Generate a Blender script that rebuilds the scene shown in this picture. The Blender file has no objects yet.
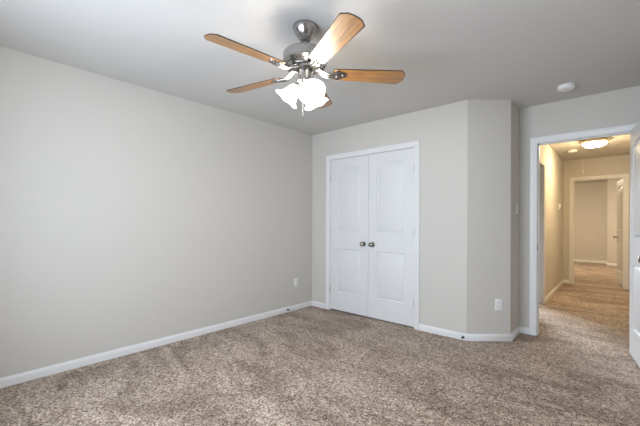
import bpy, bmesh, math, random
from mathutils import Vector, Matrix
C = bpy.context.scene.collection
SC = bpy.context.scene
PI = math.pi
R = math.radians
random.seed(7)

# ------------------------------------------------------------------ camera
TH = 0.7278
cam_d = bpy.data.cameras.new('camera'); cam = bpy.data.objects.new('camera', cam_d); C.objects.link(cam)
rt = Vector((math.cos(TH), math.sin(TH), 0)); fw = Vector((-math.sin(TH), math.cos(TH), 0)); up = Vector((0, 0, 1))
rot = Matrix((rt, up, -fw)).transposed().to_4x4()
cam.matrix_world = Matrix.Translation((3.3091, -3.5438, 1.1898)) @ rot @ Matrix.Rotation(0.0039, 4, 'Z')
cam_d.sensor_width = 36.0; cam_d.lens = 337.85 / 640 * 36.0
cam_d.shift_y = 9.5 / 640; cam_d.clip_start = 0.02
SC.camera = cam

# ------------------------------------------------------------------ world, daylight, exposure
w = bpy.data.worlds.new('sky'); SC.world = w; w.use_nodes = True
bg = w.node_tree.nodes['Background']
bg.inputs[0].default_value = (0.62, 0.80, 1.0, 1); bg.inputs[1].default_value = 1.6
SC.view_settings.view_transform = 'Standard'; SC.view_settings.look = 'None'
SC.view_settings.gamma = 1.0; SC.view_settings.use_curve_mapping = False
SC.view_settings.exposure = 0.43
SC.cycles.max_bounces = 10; SC.cycles.diffuse_bounces = 8; SC.cycles.glossy_bounces = 4
SC.cycles.caustics_reflective = False; SC.cycles.caustics_refractive = False
SC.cycles.sample_clamp_indirect = 6.0

def area(name, loc, target, sx, sy, power, col, spread=180):
    l = bpy.data.lights.new(name, 'AREA'); l.shape = 'RECTANGLE'; l.size = sx; l.size_y = sy
    l.energy = power; l.color = col; l.spread = R(spread)
    o = bpy.data.objects.new(name, l); C.objects.link(o); o.location = loc
    o.rotation_euler = (Vector(target) - Vector(loc)).to_track_quat('-Z', 'Y').to_euler()
    return o
WIN = (1.00, 2.65, 0.62, 2.05)                    # bedroom window opening x0 x1 z0 z1 in the rear wall
DAY = (0.735, 0.85, 1.0)
area('window_daylight', (1.825, -4.04, 1.33), (1.825, 0, 1.33), 1.60, 1.38, 60, DAY, 155)
area('side_room_daylight', (1.76, 3.20, 1.35), (2.62, 1.45, 0.35), 0.8, 1.3, 17, (0.78, 0.88, 1.0), 55)

# ------------------------------------------------------------------ materials
def mat(name, col, rough=0.5, metal=0.0, coat=0.0, spec=0.5):
    m = bpy.data.materials.new(name); m.use_nodes = True
    b = m.node_tree.nodes['Principled BSDF']
    b.inputs['Base Color'].default_value = (*col, 1); b.inputs['Roughness'].default_value = rough
    b.inputs['Metallic'].default_value = metal; b.inputs['Coat Weight'].default_value = coat
    b.inputs['Specular IOR Level'].default_value = spec
    return m
def nd(m, t, **kw):
    n = m.node_tree.nodes.new(t)
    for k, v in kw.items(): setattr(n, k, v)
    return n
def lk(m, a, b): m.node_tree.links.new(a, b)
def coords(m, scale=(1, 1, 1)):
    tc = nd(m, 'ShaderNodeTexCoord'); mp = nd(m, 'ShaderNodeMapping'); mp.inputs['Scale'].default_value = scale
    lk(m, tc.outputs['Object'], mp.inputs['Vector']); return mp.outputs['Vector']
def noise(m, vec, scale, detail=2, rough=0.5, dist=0.0):
    n = nd(m, 'ShaderNodeTexNoise'); n.inputs['Scale'].default_value = scale; n.inputs['Detail'].default_value = detail
    n.inputs['Roughness'].default_value = rough; n.inputs['Distortion'].default_value = dist
    lk(m, vec, n.inputs['Vector']); return n.outputs['Fac']
def ramp(m, fac, stops, interp='LINEAR'):
    r = nd(m, 'ShaderNodeValToRGB'); cr = r.color_ramp; cr.interpolation = interp
    while len(cr.elements) < len(stops): cr.elements.new(0.5)
    for e, (p, c) in zip(cr.elements, stops): e.position = p; e.color = (*c, 1)
    lk(m, fac, r.inputs['Fac']); return r.outputs['Color']
def bump(m, h, strength, dist, normal=None):
    b = nd(m, 'ShaderNodeBump'); b.inputs['Strength'].default_value = strength; b.inputs['Distance'].default_value = dist
    lk(m, h, b.inputs['Height'])
    if normal: lk(m, normal, b.inputs['Normal'])
    return b.outputs['Normal']
def bsdf(m): return m.node_tree.nodes['Principled BSDF']
def mixc(m, fac, a, b, mode='MIX'):
    n = nd(m, 'ShaderNodeMix'); n.data_type = 'RGBA'; n.blend_type = mode
    if isinstance(fac, float): n.inputs[0].default_value = fac
    else: lk(m, fac, n.inputs[0])
    for i, v in ((6, a), (7, b)):
        if isinstance(v, tuple): n.inputs[i].default_value = (*v, 1)
        else: lk(m, v, n.inputs[i])
    return n.outputs[2]

def painted(name, col, rough, bs, bd, scale):
    m = mat(name, col, rough, spec=0.35)
    v = coords(m); h = noise(m, v, scale, 3, 0.55)
    lk(m, bump(m, h, bs, bd), bsdf(m).inputs['Normal']); return m
M_wall = painted('greige_wall_paint', (0.60, 0.575, 0.53), 0.7, 0.25, 0.002, 70)
M_ceil = painted('textured_ceiling_paint', (0.60, 0.586, 0.566), 0.9, 0.35, 0.003, 55)
M_trim = painted('white_semigloss_trim', (0.76, 0.76, 0.755), 0.38, 0.05, 0.0005, 60)
M_door = mat('white_door_paint', (0.72, 0.722, 0.72), 0.5)
v = coords(M_door, (60, 60, 2.5)); lk(M_door, bump(M_door, noise(M_door, v, 3, 4, 0.6), 0.12, 0.0006), bsdf(M_door).inputs['Normal'])
M_plastic = mat('white_plastic', (0.82, 0.82, 0.81), 0.35)
M_slot = mat('dark_socket_slot', (0.05, 0.05, 0.05), 0.6)
M_rubber = mat('dark_rubber', (0.03, 0.03, 0.03), 0.7)
M_nickel = mat('brushed_nickel', (0.40, 0.39, 0.375), 0.20, 1.0)
v = coords(M_nickel, (1, 1, 90)); lk(M_nickel, bump(M_nickel, noise(M_nickel, v, 6, 3), 0.15, 0.0004), bsdf(M_nickel).inputs['Normal'])
M_knob = mat('satin_nickel_knob', (0.36, 0.33, 0.30), 0.24, 1.0)
M_dark = mat('dark_metal_slot', (0.06, 0.055, 0.05), 0.4, 0.7)
M_bronze = mat('warm_nickel_ring', (0.78, 0.66, 0.48), 0.42, 1.0)

# carpet
M_carpet = mat('speckled_taupe_carpet', (0.3, 0.25, 0.2), 0.95, spec=0.1)
m = M_carpet; v = coords(m)
def cells(sc):
    n = nd(m, 'ShaderNodeTexVoronoi'); n.inputs['Scale'].default_value = sc; lk(m, v, n.inputs['Vector'])
    sp = nd(m, 'ShaderNodeSeparateColor'); lk(m, n.outputs['Color'], sp.inputs['Color']); return sp.outputs['Red']
def wsum(terms):
    out = None
    for t, k in terms:
        q = nd(m, 'ShaderNodeMath', operation='MULTIPLY_ADD'); lk(m, t, q.inputs[0]); q.inputs[1].default_value = k
        if out: lk(m, out, q.inputs[2])
        else: q.inputs[2].default_value = 0.0
        out = q.outputs[0]
    return out
spk = wsum([(cells(135), 0.40), (cells(68), 0.22), (noise(m, v, 60, 4, 0.7), 0.38)])
col = ramp(m, spk, [(0.22, (0.075, 0.047, 0.030)), (0.40, (0.26, 0.188, 0.138)), (0.54, (0.43, 0.335, 0.262)), (0.76, (0.75, 0.64, 0.535))])
big = noise(m, coords(m, (0.9, 1.9, 1)), 1.35, 5, 0.66, 1.1)
nap = ramp(m, big, [(0.40, (0.70, 0.665, 0.63)), (0.50, (0.98, 0.97, 0.96)), (0.60, (1.16, 1.17, 1.19))])
fib = mixc(m, 1.0, col, nap, 'MULTIPLY'); lk(m, fib, bsdf(m).inputs['Base Color'])
lk(m, bump(m, spk, 1.0, 0.012), bsdf(m).inputs['Normal'])
bsdf(m).inputs['Sheen Weight'].default_value = 0.15

# fan blade wood: grain runs along the blade's own x axis
M_wood = mat('golden_oak_blade_veneer', (0.35, 0.16, 0.05), 0.42, coat=1.0); m = M_wood
bsdf(m).inputs['Coat Roughness'].default_value = 0.44; bsdf(m).inputs['Coat IOR'].default_value = 1.85
v = coords(m, (1.6, 26, 10)); g = noise(m, v, 2.2, 6, 0.65, 0.8)
lk(m, ramp(m, g, [(0.30, (0.075, 0.025, 0.003)), (0.46, (0.25, 0.098, 0.010)), (0.56, (0.40, 0.175, 0.020)), (0.75, (0.54, 0.26, 0.042))]), bsdf(m).inputs['Base Color'])
lk(m, bump(m, g, 0.2, 0.0006), bsdf(m).inputs['Normal'])
M_edge = mat('dark_walnut_edge_band', (0.05, 0.030, 0.02), 0.45)

def emit(name, col, s, base=(0.9, 0.9, 0.9)):
    m = mat(name, base, 0.3); b = bsdf(m)
    b.inputs['Emission Color'].default_value = (*col, 1); b.inputs['Emission Strength'].default_value = s
    return m
M_shade = emit('lit_frosted_glass_shade', (1.0, 0.93, 0.85), 6.0)
m = M_shade; tr = nd(m, 'ShaderNodeBsdfTransparent'); ms = nd(m, 'ShaderNodeMixShader'); ms.inputs[0].default_value = 0.45
lk(m, bsdf(m).outputs[0], ms.inputs[1]); lk(m, tr.outputs[0], ms.inputs[2]); lk(m, ms.outputs[0], m.node_tree.nodes['Material Output'].inputs['Surface'])
M_bulb = emit('lit_bulb', (1.0, 0.89, 0.75), 250.0)
M_bowl = emit('lit_frosted_bowl', (1.0, 0.745, 0.42), 106.0)
M_bowl_far_fill = emit('far_room_fill_bowl', (1.0, 0.80, 0.56), 230.0)  # stronger glow for the fixture added out of view in the far room
M_pane = mat('window_glass', (0.9, 0.95, 1.0), 0.02); bsdf(M_pane).inputs['Transmission Weight'].default_value = 1.0
bsdf(M_pane).inputs['IOR'].default_value = 1.02

# ------------------------------------------------------------------ mesh helpers
def obj(name, bm, m, parent=None, smooth=False, mats=None, fixn=True):
    if fixn: bmesh.ops.recalc_face_normals(bm, faces=bm.faces)
    me = bpy.data.meshes.new(name); bm.to_mesh(me); bm.free()
    o = bpy.data.objects.new(name, me); C.objects.link(o)
    for mm in (mats or [m]): me.materials.append(mm)
    if smooth:
        for p in me.polygons: p.use_smooth = True
        if smooth != 'all':
            me.set_sharp_from_angle(angle=R(smooth if smooth is not True else 40))
    if parent: o.parent = parent
    return o
def empty(name, loc=(0, 0, 0), rz=0.0):
    o = bpy.data.objects.new(name, None); C.objects.link(o); o.location = loc; o.rotation_euler = (0, 0, rz)
    o.empty_display_size = 0.1; return o
def tag(o, label, cat, group=None):
    o['label'] = label; o['category'] = cat
    if group: o['group'] = group
    return o
def struct(o, label=None):
    o['kind'] = 'structure'
    if label: o['label'] = label
    return o
def box(bm, x0, x1, y0, y1, z0, z1, bev=0.0, mi=0):
    g = bmesh.ops.create_cube(bm, size=1.0)
    vs = g['verts']
    for q in vs: q.co = Vector(((x0 + x1) / 2 + q.co.x * (x1 - x0), (y0 + y1) / 2 + q.co.y * (y1 - y0), (z0 + z1) / 2 + q.co.z * (z1 - z0)))
    fs = set(f for q in vs for f in q.link_faces)
    for f in fs: f.material_index = mi
    if bev: bmesh.ops.bevel(bm, geom=list(set(e for q in vs for e in q.link_edges)), offset=bev, segments=2, affect='EDGES', profile=0.5)
    return bm
def bx(*a, **k): return box(bmesh.new(), *a, **k)
def prism(pts, z0, z1, bm=None):
    bm = bm or bmesh.new()
    lo = [bm.verts.new((x, y, z0)) for x, y in pts]; hi = [bm.verts.new((x, y, z1)) for x, y in pts]
    n = len(pts); bm.faces.new(lo[::-1]); bm.faces.new(hi)
    for i in range(n): bm.faces.new((lo[i], lo[(i + 1) % n], hi[(i + 1) % n], hi[i]))
    return bm
def round_corner(p0, p1, p2, r, n=5):
    a = (Vector(p0) - Vector(p1)).normalized(); b = (Vector(p2) - Vector(p1)).normalized()
    ang = a.angle(b); t = r / math.tan(ang / 2); P1 = Vector(p1)
    s = P1 + a * t; e = P1 + b * t; c = P1 + (a + b).normalized() * (r / math.sin(ang / 2)); out = []
    for i in range(n + 1):
        q = s.lerp(e, i / n) - c; out.append(tuple(c + q.normalized() * r))
    return out
def lathe(prof, n=48, bm=None, M=None, closed=False):
    """prof: (radius, z) list, turned about z; radius 0 makes a pole"""
    bm = bm or bmesh.new(); M = M or Matrix(); rings = []
    for r_, z in prof:
        if r_ < 1e-6: rings.append([bm.verts.new(M @ Vector((0, 0, z)))])
        else: rings.append([bm.verts.new(M @ Vector((r_ * math.cos(2 * PI * i / n), r_ * math.sin(2 * PI * i / n), z))) for i in range(n)])
    for a, b in zip(rings, rings[1:]):
        for i in range(n):
            j = (i + 1) % n
            if len(a) == 1 and len(b) == 1: continue
            if len(a) == 1: bm.faces.new((a[0], b[i], b[j]))
            elif len(b) == 1: bm.faces.new((a[i], b[0], a[j]))
            else: bm.faces.new((a[i], b[i], b[j], a[j]))
    return bm
def tube(pts, r, n=10, bm=None, caps=True):
    bm = bm or bmesh.new(); pts = [Vector(p) for p in pts]; rs = r if isinstance(r, (list, tuple)) else [r] * len(pts); rings = []
    prev = None
    for i, p in enumerate(pts):
        t = (pts[min(i + 1, len(pts) - 1)] - pts[max(i - 1, 0)]).normalized()
        if prev is None: u = t.orthogonal().normalized()
        else: u = (prev - t * prev.dot(t)).normalized()
        prev = u; w_ = t.cross(u)
        rings.append([bm.verts.new(p + (u * math.cos(2 * PI * k / n) + w_ * math.sin(2 * PI * k / n)) * rs[i]) for k in range(n)])
    for a, b in zip(rings, rings[1:]):
        for k in range(n): bm.faces.new((a[k], a[(k + 1) % n], b[(k + 1) % n], b[k]))
    if caps: bm.faces.new(rings[0][::-1]); bm.faces.new(rings[-1])
    return bm

# ------------------------------------------------------------------ room shell
H = 2.44
PX1, PX2, PY2, PY3 = 2.145, 2.476, 0.295, 0.66     # angled corner beside the closet, doorway wall plane
CL = (0.336, 1.576, 2.046)                         # closet opening
DW = (2.642, 3.392, 2.040)                         # bedroom doorway
HX0, HX1, HY1 = 2.45, 3.60, 4.73                   # hall left wall, right wall, end wall
HD = (1.60, 2.415, 2.045)                          # opening in the hall left wall
FD = (2.606, 3.352, 2.035)                         # opening in the hall end wall
BX = 3.66
struct(obj('floor', bx(-0.12, 4.6, -4.2, 9.75, -0.10, 0), M_carpet), 'taupe speckled carpet running through the doorway')
struct(obj('ceiling', bx(-0.12, 4.6, -4.2, 9.75, H, H + 0.1), M_ceil), 'textured pale grey ceiling')
struct(obj('wall_left', bx(-0.12, 0, -4.2, 0.77, 0, H), M_wall))
bm = bx(0, CL[0] - 0.01, 0, 0.11, 0, H); box(bm, CL[0] - 0.01, CL[1] + 0.01, 0, 0.11, CL[2] + 0.01, H)
struct(obj('wall_closet', bm, M_wall))
c1 = round_corner((CL[1], 0), (PX1, 0), (PX2, PY2), 0.016)
c2 = round_corner((PX1, 0), (PX2, PY2), (PX2, PY3), 0.016)
struct(obj('wall_corner', prism([(CL[1] + 0.01, 0)] + c1 + c2 + [(PX2, PY3), (2.366, PY3), (2.366, 0.345), (2.10, 0.11), (CL[1] + 0.01, 0.11)], 0, H), M_wall, smooth=25))
bm = bx(0, DW[0] - 0.012, PY3, 0.77, 0, H); box(bm, DW[0] - 0.012, DW[1] + 0.012, PY3, 0.77, DW[2] + 0.012, H); box(bm, DW[1] + 0.012, BX, PY3, 0.77, 0, H)
struct(obj('wall_doorway', bm, M_wall))
struct(obj('wall_right', bx(BX, BX + 0.12, -4.2, 0.77, 0, H), M_wall))
bm = bx(0, WIN[0], -4.2, -4.0, 0, H); box(bm, WIN[1], BX, -4.2, -4.0, 0, H)
box(bm, WIN[0], WIN[1], -4.2, -4.0, 0, WIN[2]); box(bm, WIN[0], WIN[1], -4.2, -4.0, WIN[3], H)
struct(obj('wall_rear', bm, M_wall))
# hall
bm = bx(HX0 - 0.11, HX0, 0.77, HD[0] - 0.012, 0, H); box(bm, HX0 - 0.11, HX0, HD[0] - 0.012, HD[1] + 0.012, HD[2] + 0.012, H)
box(bm, HX0 - 0.11, HX0, HD[1] + 0.012, HY1, 0, H)
struct(obj('wall_hall_left', bm, M_wall))
struct(obj('wall_hall_right', bx(HX1, HX1 + 0.12, 0.77, HY1, 0, H), M_wall))
bm = bx(1.4, FD[0] - 0.012, HY1, HY1 + 0.11, 0, H); box(bm, FD[0] - 0.012, FD[1] + 0.012, HY1, HY1 + 0.11, FD[2] + 0.012, H)
box(bm, FD[1] + 0.012, 4.6, HY1, HY1 + 0.11, 0, H)
struct(obj('wall_hall_end', bm, M_wall))
# far room
struct(obj('wall_far_left', bx(1.4, 1.52, 4.84, 9.75, 0, H), M_wall))
struct(obj('wall_far_back', bx(1.52, 3.02, 9.6, 9.75, 0, H), M_wall))
struct(obj('wall_far_projection', bx(3.02, 4.48, 9.1, 9.75, 0, H), M_wall))
struct(obj('wall_far_right', bx(4.48, 4.6, 4.84, 9.75, 0, H), M_wall))
# side room off the hall
struct(obj('wall_side_left', bx(0.78, 0.9, 0.77, 3.42, 0, H), M_wall))
SW = (1.26, 2.18, 0.65, 2.05)
bm = bx(0.9, SW[0], 3.3, 3.42, 0, H); box(bm, SW[1], HX0 - 0.11, 3.3, 3.42, 0, H)
box(bm, SW[0], SW[1], 3.3, 3.42, 0, SW[2]); box(bm, SW[0], SW[1], 3.3, 3.42, SW[3], H)
struct(obj('wall_side_back', bm, M_wall))

# baseboards: profile (out from wall, height) swept along a footprint path
BB = [(0, 0), (0.0135, 0), (0.0135, 0.047), (0.0115, 0.055), (0.007, 0.061), (0.0045, 0.069), (0, 0.069)]
def baseboard(name, pts, side=1):
    """pts follow the wall; the room lies to the right of the walking direction when side=1"""
    pts = [Vector(p) for p in pts]; bm = bmesh.new(); rings = []; n = len(pts)
    def nrm(a, b):
        d = (b - a).normalized(); return Vector((d.y, -d.x)) * side
    for i, p in enumerate(pts):
        if i == 0: m_ = nrm(pts[0], pts[1]); k = 1
        elif i == n - 1: m_ = nrm(pts[-2], pts[-1]); k = 1
        else:
            a = nrm(pts[i - 1], p); b = nrm(p, pts[i + 1]); m_ = (a + b).normalized(); k = 1 / m_.dot(a)
        rings.append([bm.verts.new((p.x + m_.x * k * d, p.y + m_.y * k * d, z)) for d, z in BB])
    for a, b in zip(rings, rings[1:]):
        for k in range(len(BB) - 1): bm.faces.new((a[k], a[k + 1], b[k + 1], b[k]))
    bm.faces.new(rings[0]); bm.faces.new(rings[-1])
    return struct(obj(name, bm, M_trim, smooth=50))
baseboard('baseboard_left', [(0, -4.0), (0, 0), (CL[0] - 0.063, 0)])
baseboard('baseboard_corner', [(CL[1] + 0.063, 0), (PX1, 0), (PX2, PY2), (PX2, PY3), (DW[0] - 0.063, PY3)])
baseboard('baseboard_right', [(DW[1] + 0.063, PY3), (BX, PY3), (BX, -4.0), (0.0, -4.0)])
baseboard('baseboard_hall_left', [(HX0, HD[1] + 0.063), (HX0, HY1), (FD[0] - 0.063, HY1)])
baseboard('baseboard_hall_right', [(FD[1] + 0.063, HY1), (HX1, HY1), (HX1, 0.77), (DW[1] + 0.063, 0.77)])
baseboard('baseboard_far_room', [(1.52, 4.84), (1.52, 9.6), (3.02, 9.6), (3.02, 9.1), (4.48, 9.1), (4.48, 4.84)])

# casing swept round three sides of an opening; f maps (along, up, out) to the world
CP = [(0, 0), (0, 0.009), (0.006, 0.0115), (0.030, 0.0125), (0.040, 0.0165), (0.056, 0.0175), (0.062, 0.014), (0.063, 0)]
def casing(bm, f, a, b, h):
    rings = [[bm.verts.new(f(s, z, o)) for s, z, o in lst] for lst in (
        [(a - d, 0, o) for d, o in CP], [(a - d, h + d, o) for d, o in CP],
        [(b + d, h + d, o) for d, o in CP], [(b + d, 0, o) for d, o in CP])]
    for p, q in zip(rings, rings[1:]):
        for k in range(len(CP) - 1): bm.faces.new((p[k], p[k + 1], q[k + 1], q[k]))
    bm.faces.new(rings[0]); bm.faces.new(rings[-1])
def trim(name, along, a, b, h, w0, w1, stop=None, both=True, label=None):
    """along 'x': wall planes y=w0 (front, room side) and y=w1; 'y': wall planes x=w0, x=w1"""
    s0 = -1 if w0 < w1 else 1
    F = (lambda s, z, o: (s, w0 + s0 * o, z)) if along == 'x' else (lambda s, z, o: (w0 + s0 * o, s, z))
    B = (lambda s, z, o: (s, w1 - s0 * o, z)) if along == 'x' else (lambda s, z, o: (w1 - s0 * o, s, z))
    bm = bmesh.new(); casing(bm, F, a, b, h)
    if both: casing(bm, B, a, b, h)
    lo, hi = min(w0, w1), max(w0, w1); e = 0.004
    def bb(s0_, s1_, z0, z1, l=lo, h_=hi):
        if along == 'x': box(bm, s0_, s1_, l, h_, z0, z1)
        else: box(bm, l, h_, s0_, s1_, z0, z1)
    bb(a - 0.011, a + e, 0, h + 0.011); bb(b - e, b + 0.011, 0, h + 0.011); bb(a + e, b - e, h - e, h + 0.011)
    if stop:
        bb(a + e, a + e + 0.010, 0, h - e, *stop); bb(b - e - 0.010, b - e, 0, h - e, *stop); bb(a + e, b - e, h - e - 0.010, h - e, *stop)
    return struct(obj(name, bm, M_trim, smooth=30), label)
trim('trim_1', 'x', CL[0], CL[1], CL[2], 0, 0.11, (0.040, 0.06), both=False, label='white casing around the closet doors')
trim('trim_2', 'x', DW[0], DW[1], DW[2], PY3, 0.77, (PY3 + 0.038, PY3 + 0.07), label='white casing around the open bedroom doorway')
trim('trim_3', 'y', HD[0], HD[1], HD[2], HX0, HX0 - 0.11, label='white casing on the left side of the hall')
trim('trim_4', 'x', FD[0], FD[1], FD[2], HY1, HY1 + 0.11, (HY1 + 0.03, HY1 + 0.068), label='casing around the doorway at the hall end')

# ------------------------------------------------------------------ doors
def panel_outline(x0, x1, z0, z1, arch):
    pts = [(x0, z0), (x1, z0)]
    if arch:
        zs = z1 - arch; w_ = x1 - x0
        n = 22; pts.append((x1, zs - 0.012)); cx = (x0 + x1) / 2
        for i in range(n + 1):
            u = math.cos(PI * i / n)
            pts.append((cx + (w_ / 2 - 0.0015) * u, zs + arch * (1 - abs(u) ** 3.0)))
        pts.append((x0, zs - 0.01))
    else: pts += [(x1, z1), (x0, z1)]
    return pts
def inset(pts, d):
    n = len(pts); out = []
    P_ = [Vector(p) for p in pts]
    for i in range(n):
        a, b, c = P_[i - 1], P_[i], P_[(i + 1) % n]
        d1 = (b - a); d2 = (c - b)
        if d1.length < 1e-7: d1 = d2
        if d2.length < 1e-7: d2 = d1
        n1 = Vector((-d1.y, d1.x)).normalized(); n2 = Vector((-d2.y, d2.x)).normalized()
        m_ = (n1 + n2).normalized(); out.append(tuple(b + m_ * d / max(0.5, m_.dot(n1))))
    return out
def door_leaf(W, HH, T, panels):
    """local: x 0..W from the hinge, y 0..T thickness, z 0..HH; raised panels on both faces"""
    bm = bmesh.new()
    for yface, s in ((0.0, 1), (T, -1)):
        edges = []
        def loop(pts, y):
            vs = [bm.verts.new((x, y, z)) for x, z in pts]
            return vs, [bm.edges.new((vs[i], vs[(i + 1) % len(vs)])) for i in range(len(vs))]
        ov, oe = loop([(0.0015, 0.0015), (W - 0.0015, 0.0015), (W - 0.0015, HH - 0.0015), (0.0015, HH - 0.0015)], yface); edges += oe
        if s == 1: front = ov
        else: back = ov
        for (x0, x1, z0, z1, ar) in panels:
            out_ = lambda d: panel_outline(x0 + d, x1 - d, z0 + d, z1 - d, ar * (1 - 1.2 * d))
            base = out_(0)
            pv, pe = loop(base, yface); edges += pe
            for d, dep in ((0.003, 0.0110), (0.009, 0.0150), (0.018, 0.0150), (0.032, 0.0045), (0.036, 0.0030)):
                ip = out_(d); nv = [bm.verts.new((x, yface + s * dep, z)) for x, z in ip]
                for i in range(len(nv)):
                    j = (i + 1) % len(nv); bm.faces.new((pv[i], pv[j], nv[j], nv[i]))
                pv = nv
            bm.faces.new(pv)
        bmesh.ops.triangle_fill(bm, use_beauty=True, edges=edges)
    # rim with a slight arris
    outer = []
    for y in (0.0015, T - 0.0015):
        outer.append([bm.verts.new(c) for c in ((0, y, 0), (W, y, 0), (W, y, HH), (0, y, HH))])
    for A, B_ in ((front, outer[0]), (outer[0], outer[1]), (outer[1], back)):
        for i in range(4): bm.faces.new((A[i], A[(i + 1) % 4], B_[(i + 1) % 4], B_[i]))
    return bm
KNOB = [(0.0, 0.0), (0.031, 0.0), (0.032, 0.003), (0.030, 0.007), (0.020, 0.010)]
BALL = [(0.011, 0.009), (0.010, 0.028), (0.014, 0.033), (0.022, 0.037), (0.027, 0.044), (0.0275, 0.050), (0.025, 0.057), (0.018, 0.062), (0.008, 0.0645), (0.0, 0.065)]
def knob(parent, x, z, yface, s):
    """s=-1: sticks out of the y=0 face towards -y"""
    Mx = Matrix.Translation((x, yface, z)) @ Matrix.Rotation(R(90) if s < 0 else R(-90), 4, 'X')
    k = obj('door_knob', lathe(BALL, 28, M=Mx), M_knob, parent, smooth=True)
    k['label'] = 'satin nickel door knob'
    obj('rosette', lathe(KNOB + [(0.0, 0.010)], 28, M=Mx), M_knob, k, smooth=True)
def hinge(parent, x, z, yface, s, material, tall=0.089):
    bm = tube([(x, yface + s * 0.006, z - tall / 2), (x, yface + s * 0.006, z + tall / 2)], 0.0062, 10)
    for zz in (-1, 1): lathe([(0, -0.004), (0.005, -0.003), (0.0066, 0.0), (0.0, 0.003)], 10, bm, Matrix.Translation((x, yface + s * 0.006, z + zz * (tall / 2 + 0.003))))
    return obj('hinge', bm, material, parent, smooth=40)
def panels(W, st=0.112, rise=0.056, top=1.905):
    return [(st, W - st, 1.045, top, rise), (st, W - st, 0.243, 0.822, 0)]
def door(name, W, root_loc, rz, label, knob_side=(-1, 1), top=2.03, mirror=False, hinge_s=-1, pan=None, hx=-0.002):
    root = empty(name, root_loc, rz); struct(root, label)
    bm = door_leaf(W, top, 0.035, pan or panels(W))
    if mirror:
        for q in bm.verts: q.co.x = -q.co.x
    obj('door_panel', bm, M_door, root, smooth=30)
    kx = (W - 0.064) * (-1 if mirror else 1)
    for s in knob_side: knob(root, kx, 0.905, 0.0 if s < 0 else 0.035, s)
    for z in (0.27, 1.06, 1.78): hinge(root, hx * (-1 if mirror else 1), z, 0.0 if hinge_s < 0 else 0.035, hinge_s, M_hinge)
    return root
M_hinge = mat('painted_hinge', (0.55, 0.55, 0.54), 0.35, 0.6)
GAP = 0.016
cw = (CL[1] - CL[0] - 0.008) / 2 - 0.004
door('door_1', cw, (CL[0] + 0.0065, 0.003, GAP), 0, 'left leaf of the white two-panel closet doors', knob_side=(-1,), top=2.022)
door('door_2', cw, (CL[1] - 0.0065, 0.003, GAP), 0, 'right leaf of the white two-panel closet doors', knob_side=(-1,), top=2.022, mirror=True)
door('door_3', 0.738, (3.369, 0.640, 0.014), math.atan2(-0.989, 0.150), 'white arched-panel door standing open at the right edge', top=2.022, hinge_s=1)
ly = Vector((-0.991, -0.135, 0)); fp = Vector((3.343, 4.862, 0.014)) - ly * 0.035
d4 = door('door_4', 0.73, fp, math.atan2(0.991, -0.135), 'narrow view of the open door beyond the hall end', top=2.018, hinge_s=-1)
# strike plate on the left jamb of the bedroom doorway
struct(obj('trim_5', bx(DW[0] + 0.0035, DW[0] + 0.0055, PY3 + 0.006, PY3 + 0.032, 0.90, 0.965, bev=0.0005), M_dark), 'small metal strike plate on the doorway jamb')

# ------------------------------------------------------------------ windows (behind the camera and in the side room)
def window(name, x0, x1, z0, z1, y0, y1, label, mull=2):
    root = empty(name, ((x0 + x1) / 2, (y0 + y1) / 2, z0)); struct(root, label)
    cx, cy = root.location.x, root.location.y
    a, b, h = x0 - cx, x1 - cx, z1 - z0; t = 0.045
    bm = bx(a, a + t, -0.03, 0.03, 0, h); box(bm, b - t, b, -0.03, 0.03, 0, h)
    box(bm, a + t, b - t, -0.03, 0.03, 0, t); box(bm, a + t, b - t, -0.03, 0.03, h - t, h)
    if mull == 2: box(bm, -0.03, 0.03, -0.03, 0.03, t, h - t)
    box(bm, a + t, b - t, -0.018, 0.018, h / 2 - 0.02, h / 2 + 0.02)
    obj('window_frame', bm, M_trim, root)
    obj('glass_pane', bx(a + t, b - t, -0.003, 0.003, t, h - t), M_pane, root)
    return root
window('window_1', WIN[0], WIN[1], WIN[2], WIN[3], -4.2, -4.06, 'double bedroom window behind the viewpoint')
struct(obj('window_sill', bx(WIN[0] - 0.04, WIN[1] + 0.04, -4.0, -3.95, WIN[2] - 0.025, WIN[2], bev=0.004), M_trim, bpy.data.objects['window_1']))
ws = bpy.data.objects['window_sill']; del ws['kind']; ws.location = -bpy.data.objects['window_1'].location
window('window_2', SW[0], SW[1], SW[2], SW[3], 3.33, 3.42, 'window of the side room off the hall', 1)

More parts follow.
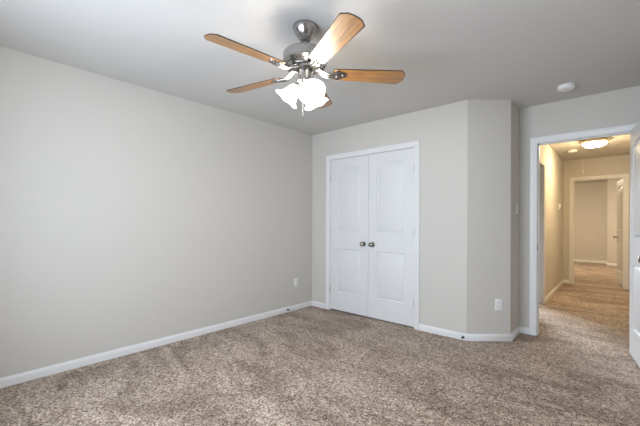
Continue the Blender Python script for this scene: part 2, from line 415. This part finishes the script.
# ------------------------------------------------------------------ outlets, switch, thermostat, stops
def wall_plate(name, loc, nx, ny, label, cat, kind):
    """plate facing direction (nx, ny); local -y is out of the wall"""
    rz = math.atan2(ny, nx) + PI / 2
    root = tag(empty(name, loc, rz), label, cat)
    obj('cover_plate', bx(-0.035, 0.035, -0.006, 0, -0.0575, 0.0575, bev=0.002), M_plastic, root, smooth=30)
    if kind == 'outlet':
        for z in (-0.0195, 0.0195):
            bm = bx(-0.017, 0.017, -0.0085, -0.004, z - 0.0145, z + 0.0145, bev=0.0015)
            s = obj('socket', bm, M_plastic, root)
            bm = bx(-0.0085, -0.006, -0.0089, -0.008, z - 0.002, z + 0.008); box(bm, 0.006, 0.008, -0.0089, -0.008, z - 0.001, z + 0.007)
            box(bm, -0.002, 0.002, -0.0089, -0.008, z - 0.010, z - 0.006)
            obj('slot', bm, M_slot, s)
        obj('screw', lathe([(0, 0), (0.003, 0), (0.0025, 0.0012), (0, 0.0014)], 12, M=Matrix.Translation((0, -0.006, 0)) @ Matrix.Rotation(R(90), 4, 'X')), M_plastic, root)
    else:
        obj('toggle', bx(-0.0045, 0.0045, -0.018, -0.004, -0.004, 0.008, bev=0.0015), M_plastic, root)
        for z in (-0.042, 0.042):
            obj('screw', lathe([(0, 0), (0.003, 0), (0.0025, 0.0012), (0, 0.0014)], 12, M=Matrix.Translation((0, -0.006, z)) @ Matrix.Rotation(R(90), 4, 'X')), M_plastic, root)
    return root
wall_plate('electrical_outlet', (0, -0.318, 0.371), 1, 0, 'white electrical outlet low on the long left wall', 'outlet', 'outlet')
ca, cb = Vector((PX1, 0)), Vector((PX2, PY2)); cd = (cb - ca).normalized(); cn = Vector((cd.y, -cd.x))
wall_plate('electrical_outlet', (2.384, 0.213, 0.367), cn.x, cn.y, 'white electrical outlet low on the angled wall beside the closet', 'outlet', 'outlet')
wall_plate('light_switch', (PX2, 0.555, 1.345), 1, 0, 'white light switch on the shaded tan wall beside the doorway', 'light switch', 'switch')
th = tag(empty('thermostat', (HX0, 4.10, 1.50), PI / 2), 'small white thermostat on the left wall of the hall', 'thermostat')
obj('housing', bx(-0.04, 0.04, -0.022, 0, -0.05, 0.055, bev=0.004), M_plastic, th, smooth=30)
obj('sensor_strip', bx(-0.03, 0.03, -0.024, -0.020, -0.042, -0.018), M_dark, th)['label'] = 'dark strip along the bottom'

def door_stop(loc, rz, label):
    root = tag(empty('door_stop', loc, rz), label, 'door stop', None)
    obj('base', lathe([(0, 0), (0.013, 0), (0.013, 0.003), (0.006, 0.008), (0, 0.008)], 16, M=Matrix.Rotation(R(90), 4, 'X')), M_nickel, root, smooth=30)
    obj('rod', tube([(0, -0.006, 0), (0, -0.026, 0)], 0.0042, 10), M_nickel, root, smooth=30)
    t = obj('rubber_tip', lathe([(0, 0), (0.009, 0), (0.010, 0.004), (0.0095, 0.012), (0.007, 0.015), (0, 0.015)], 16, M=Matrix.Translation((0, -0.022, 0)) @ Matrix.Rotation(R(90), 4, 'X')), M_rubber, root, smooth=30)
    t['label'] = 'dark rubber tip'
door_stop((0.0135, -0.49, 0.036), PI / 2, 'small metal door stop on the baseboard of the left wall')
door_stop((2.118, -0.0135, 0.034), 0, 'small metal door stop on the baseboard right of the closet')

# ------------------------------------------------------------------ ceiling devices
def smoke(loc, label):
    root = tag(empty('smoke_detector', loc), label, 'smoke detector')
    obj('mounting_ring', lathe([(0, 0), (0.067, 0), (0.067, -0.008), (0.061, -0.010), (0, -0.010)], 40), M_plastic, root, smooth=30)
    obj('cover', lathe([(0.061, -0.010), (0.0645, -0.014), (0.0635, -0.030), (0.057, -0.036), (0.040, -0.0385), (0, -0.039)], 40), M_plastic, root, smooth=30)
    obj('test_button', lathe([(0.012, -0.038), (0.012, -0.0405), (0.009, -0.0415), (0, -0.0415)], 20), M_plastic, root, smooth=30)
smoke((2.935, 0.23, H), 'round white smoke detector on the bedroom ceiling near the doorway')
smoke((2.69, 3.62, H), 'round white smoke detector on the hall ceiling')
def flush_light(loc, label, bowl):
    root = tag(empty('ceiling_light', loc), label, 'ceiling light')
    obj('metal_ring', lathe([(0, 0), (0.155, 0), (0.168, -0.012), (0.170, -0.030), (0.160, -0.046), (0.145, -0.050), (0.140, -0.042), (0, -0.042)], 56), M_bronze, root, smooth=30)
    r_ = [(0.146, -0.046)] + [(0.146 * math.cos(R(t)), -0.048 - 0.060 * math.sin(R(t))) for t in range(8, 90, 9)] + [(0, -0.108)]
    obj('glass_bowl', lathe(r_, 56), bowl, root, smooth=60)
    obj('finial', lathe([(0.0, -0.106), (0.010, -0.108), (0.010, -0.114), (0.004, -0.120), (0, -0.122)], 16), M_bronze, root, smooth=60)
    return root
flush_light((3.012, 2.96, H), 'lit frosted bowl ceiling light in the hall', M_bowl)
flush_light((2.7, 7.2, H), 'unseen bowl ceiling light added to brighten the far room', M_bowl_far_fill)  # added fixture, out of view, lifts the far room's brightness
pc = tag(empty('pull_cord', (2.792, 4.2, H)), 'thin attic pull cord with a small white pendant hanging in the hall', 'pull cord')
obj('cord', tube([(0, 0, 0), (0, 0, -0.295)], 0.0018, 6), M_plastic, pc)
obj('pendant', lathe([(0, -0.285), (0.006, -0.290), (0.011, -0.315), (0.011, -0.325), (0, -0.330)], 14), M_plastic, pc, smooth=30)

# ------------------------------------------------------------------ ceiling fan
FX, FY = 1.80, -2.00
fan = tag(empty('ceiling_fan', (FX, FY, H)), 'brushed nickel ceiling fan with five oak blades and lit glass shades', 'ceiling fan')
obj('canopy', lathe([(0, 0), (0.076, 0), (0.078, -0.006), (0.076, -0.020), (0.066, -0.045), (0.050, -0.066), (0.046, -0.070), (0.046, -0.076), (0.040, -0.082), (0.030, -0.094), (0.014, -0.098), (0, -0.098)], 48), M_nickel, fan, smooth=30)
obj('downrod', lathe([(0.0, -0.09), (0.0125, -0.09), (0.0125, -0.150), (0.020, -0.154), (0.024, -0.168), (0.0, -0.168)], 24), M_nickel, fan, smooth=30)
obj('motor_housing', lathe([(0, -0.1540), (0.045, -0.1560), (0.070, -0.1600), (0.110, -0.1640), (0.134, -0.1720), (0.140, -0.1820), (0.140, -0.2280), (0.143, -0.2320), (0.143, -0.2380), (0.132, -0.2460), (0.108, -0.2620), (0.104, -0.2680), (0.0, -0.2680)], 64), M_nickel, fan, smooth=30)
bm = bmesh.new()
for i in range(30):
    a = 2 * PI * i / 30
    g = bmesh.ops.create_cube(bm, size=1.0)['verts']
    Mx = Matrix.Rotation(a, 4, 'Z') @ Matrix.Translation((0.121, 0, -0.2545)) @ Matrix.Rotation(R(34), 4, 'Y') @ Matrix.Diagonal((0.020, 0.008, 0.003, 1))
    for q in g: q.co = Mx @ q.co
vt = obj('vent_slots', bm, M_dark, fan); vt['label'] = 'ring of dark vent slots under the housing'
obj('flywheel', lathe([(0, -0.2680), (0.084, -0.2680), (0.086, -0.2720), (0.080, -0.2780), (0.056, -0.2800), (0, -0.2800)], 48), M_dark, fan, smooth=30)
obj('switch_housing', lathe([(0, -0.2780), (0.050, -0.2780), (0.052, -0.2840), (0.052, -0.3490), (0.056, -0.3520), (0.056, -0.3590), (0.048, -0.3660), (0.036, -0.3780), (0.028, -0.3860), (0.0, -0.3880)], 48), M_nickel, fan, smooth=30)

BZ = -0.296; PITCH = 12
def blade_mesh():
    """underside faces -z; x from .175 to .66"""
    x0, x1, wr, wt, t = 0.178, 0.652, 0.054, 0.070, 0.006
    prof = [(x0, -wr + 0.012), (x0 + 0.012, -wr)]
    half = [(x1 - 0.034, wt), (x1 - 0.028, wt - 0.004), (x1 - 0.016, wt - 0.020), (x1 - 0.008, wt - 0.026), (x1 - 0.003, wt - 0.040), (x1, 0.010)]
    prof += [(x, -y) for x, y in half] + half[::-1]
    prof += [(x0 + 0.012, wr), (x0, wr - 0.012)]
    bm = bmesh.new(); e = 0.0030
    ins = inset(prof, e)
    L = [[bm.verts.new((x, y, z)) for x, y in pts] for pts, z in ((ins, -t / 2), (prof, -t / 2 + 0.0008), (prof, t / 2 - 0.0008), (ins, t / 2))]
    n = len(prof)
    bm.faces.new(L[0][::-1]); bm.faces.new(L[3])
    for a, b in zip(L, L[1:]):
        for i in range(n):
            f = bm.faces.new((a[i], a[(i + 1) % n], b[(i + 1) % n], b[i])); f.material_index = 1
    return bm
def iron_mesh():
    """blade iron: arm curving from the flywheel, then a three-lobed plate under the blade root"""
    bm = bmesh.new()
    # plate outline (ornate, pierced look via lobes)
    pts = []
    for i in range(40):
        a = 2 * PI * i / 40
        r_ = 1 + 0.16 * math.cos(3 * a)
        pts.append((0.222 + 0.040 * r_ * math.cos(a), 0.043 * r_ * math.sin(a)))
    n = len(pts); lo = [bm.verts.new((x, y, -0.0075)) for x, y in pts]; hi = [bm.verts.new((x, y, -0.0032)) for x, y in pts]
    bm.faces.new(lo[::-1]); bm.faces.new(hi)
    for i in range(n): bm.faces.new((lo[i], lo[(i + 1) % n], hi[(i + 1) % n], hi[i]))
    # two curved ribs from the hub to the plate
    for s in (-1, 1):
        tube([(0.062, s * 0.010, 0.030), (0.090, s * 0.016, 0.020), (0.120, s * 0.020, 0.000), (0.150, s * 0.019, -0.012), (0.185, s * 0.022, -0.010), (0.215, s * 0.026, -0.006)], [0.008, 0.0085, 0.008, 0.0075, 0.007, 0.005], 10, bm)
    tube([(0.062, 0, 0.028), (0.100, 0, 0.012), (0.135, 0, -0.008), (0.165, 0, -0.013), (0.200, 0, -0.008)], [0.012, 0.012, 0.011, 0.009, 0.006], 10, bm)
    for x, y in ((0.205, 0.018), (0.205, -0.018), (0.243, 0)):
        lathe([(0, -0.0105), (0.004, -0.010), (0.006, -0.0075), (0.0, -0.007)], 12, bm, Matrix.Translation((x, y, 0)))
    return bm
blade0 = obj('fan_blade', blade_mesh(), None, fan, mats=[M_wood, M_edge]); iron0 = obj('blade_iron', iron_mesh(), M_nickel, blade0, smooth=40)
for k in range(5):
    a = R(119.5 + 72 * k)
    b = blade0 if k == 0 else blade0.copy()
    if k:
        C.objects.link(b); b.parent = fan; ir = iron0.copy(); C.objects.link(ir); ir.parent = b
    b.rotation_mode = 'XYZ'; b.location = (0, 0, BZ)
    b.rotation_euler = (Matrix.Rotation(a, 3, 'Z') @ Matrix.Rotation(R(-PITCH), 3, 'X')).to_euler()

# light kit: three arms with bell shades
def bell(n=60):
    prof = [(0.020, 0.0), (0.028, -0.006), (0.036, -0.020), (0.042, -0.040), (0.047, -0.060), (0.056, -0.080), (0.069, -0.096), (0.084, -0.106)]
    bm = bmesh.new(); th_ = 0.003; rings = []
    for k, (r_, z) in enumerate(prof + [(q[0] - th_, q[1] + 0.001) for q in prof[::-1]]):
        kk = k if k < len(prof) else 2 * len(prof) - 1 - k
        am = max(0, (kk - 3)) / 4
        ring = []
        for i in range(n):
            a = 2 * PI * i / n; wv = math.cos(6 * a)
            rr = r_ * (1 + 0.012 * am * wv); zz = z - 0.003 * am * wv
            ring.append(bm.verts.new((rr * math.cos(a), rr * math.sin(a), zz)))
        rings.append(ring)
    for a_, b_ in zip(rings, rings[1:]):
        for i in range(n): bm.faces.new((a_[i], a_[(i + 1) % n], b_[(i + 1) % n], b_[i]))
    a_, b_ = rings[-1], rings[0]
    for i in range(n): bm.faces.new((a_[i], a_[(i + 1) % n], b_[(i + 1) % n], b_[i]))
    return bm
camdir = math.degrees(math.atan2(-3.5438 - FY, 3.3091 - FX))
TILT = 40
shade0 = None
for k in range(3):
    a = R(camdir + 21 + 120 * k)
    Mz = Matrix.Rotation(a, 4, 'Z')
    P0 = [Mz @ Vector(p) for p in ((0.030, 0, -0.368), (0.040, 0, -0.366), (0.048, 0, -0.371), (0.052, 0, -0.380))]
    arm = obj('light_arm', tube(P0, 0.0085, 12), M_nickel, fan, smooth=40)
    Ms = Mz @ Matrix.Translation((0.052, 0, -0.380)) @ Matrix.Rotation(R(-TILT), 4, 'Y')
    obj('shade_holder', lathe([(0, 0.012), (0.014, 0.010), (0.022, 0.0), (0.027, -0.012), (0.024, -0.014), (0, -0.014)], 24, M=Ms), M_nickel, arm, smooth=40)
    if shade0 is None:
        shade0 = obj('glass_shade', bell(), M_shade, fan, smooth='all'); sh = shade0
        bulb0 = obj('bulb', lathe([(0, -0.012), (0.013, -0.014), (0.013, -0.030), (0.024, -0.050), (0.028, -0.066), (0.022, -0.082), (0.010, -0.089), (0, -0.090)], 24), M_bulb, shade0, smooth='all')
    else:
        sh = shade0.copy(); C.objects.link(sh); sh.parent = fan
        bb = bulb0.copy(); C.objects.link(bb); bb.parent = sh
    sh.location = Ms.to_translation(); sh.rotation_euler = Ms.to_3x3().to_euler()
def chain(x, y, z0, z1, nm):
    bm = bmesh.new(); z = z0
    while z > z1:
        bmesh.ops.create_icosphere(bm, subdivisions=1, radius=0.0016, matrix=Matrix.Translation((x, y, z))); z -= 0.0034
    c = obj('pull_chain', bm, M_nickel, fan)
    obj('pull_fob', lathe([(0, z1), (0.003, z1 - 0.001), (0.004, z1 - 0.008), (0.007, z1 - 0.018), (0.006, z1 - 0.026), (0, z1 - 0.030)], 14, M=Matrix.Translation((x, y, 0))), M_nickel, c, smooth=40)
ux, uy = math.cos(TH), math.sin(TH)
chain(-0.012 * ux, -0.012 * uy, -0.385, -0.560, 'a')
chain(0.024 * ux, 0.024 * uy, -0.380, -0.500, 'b')
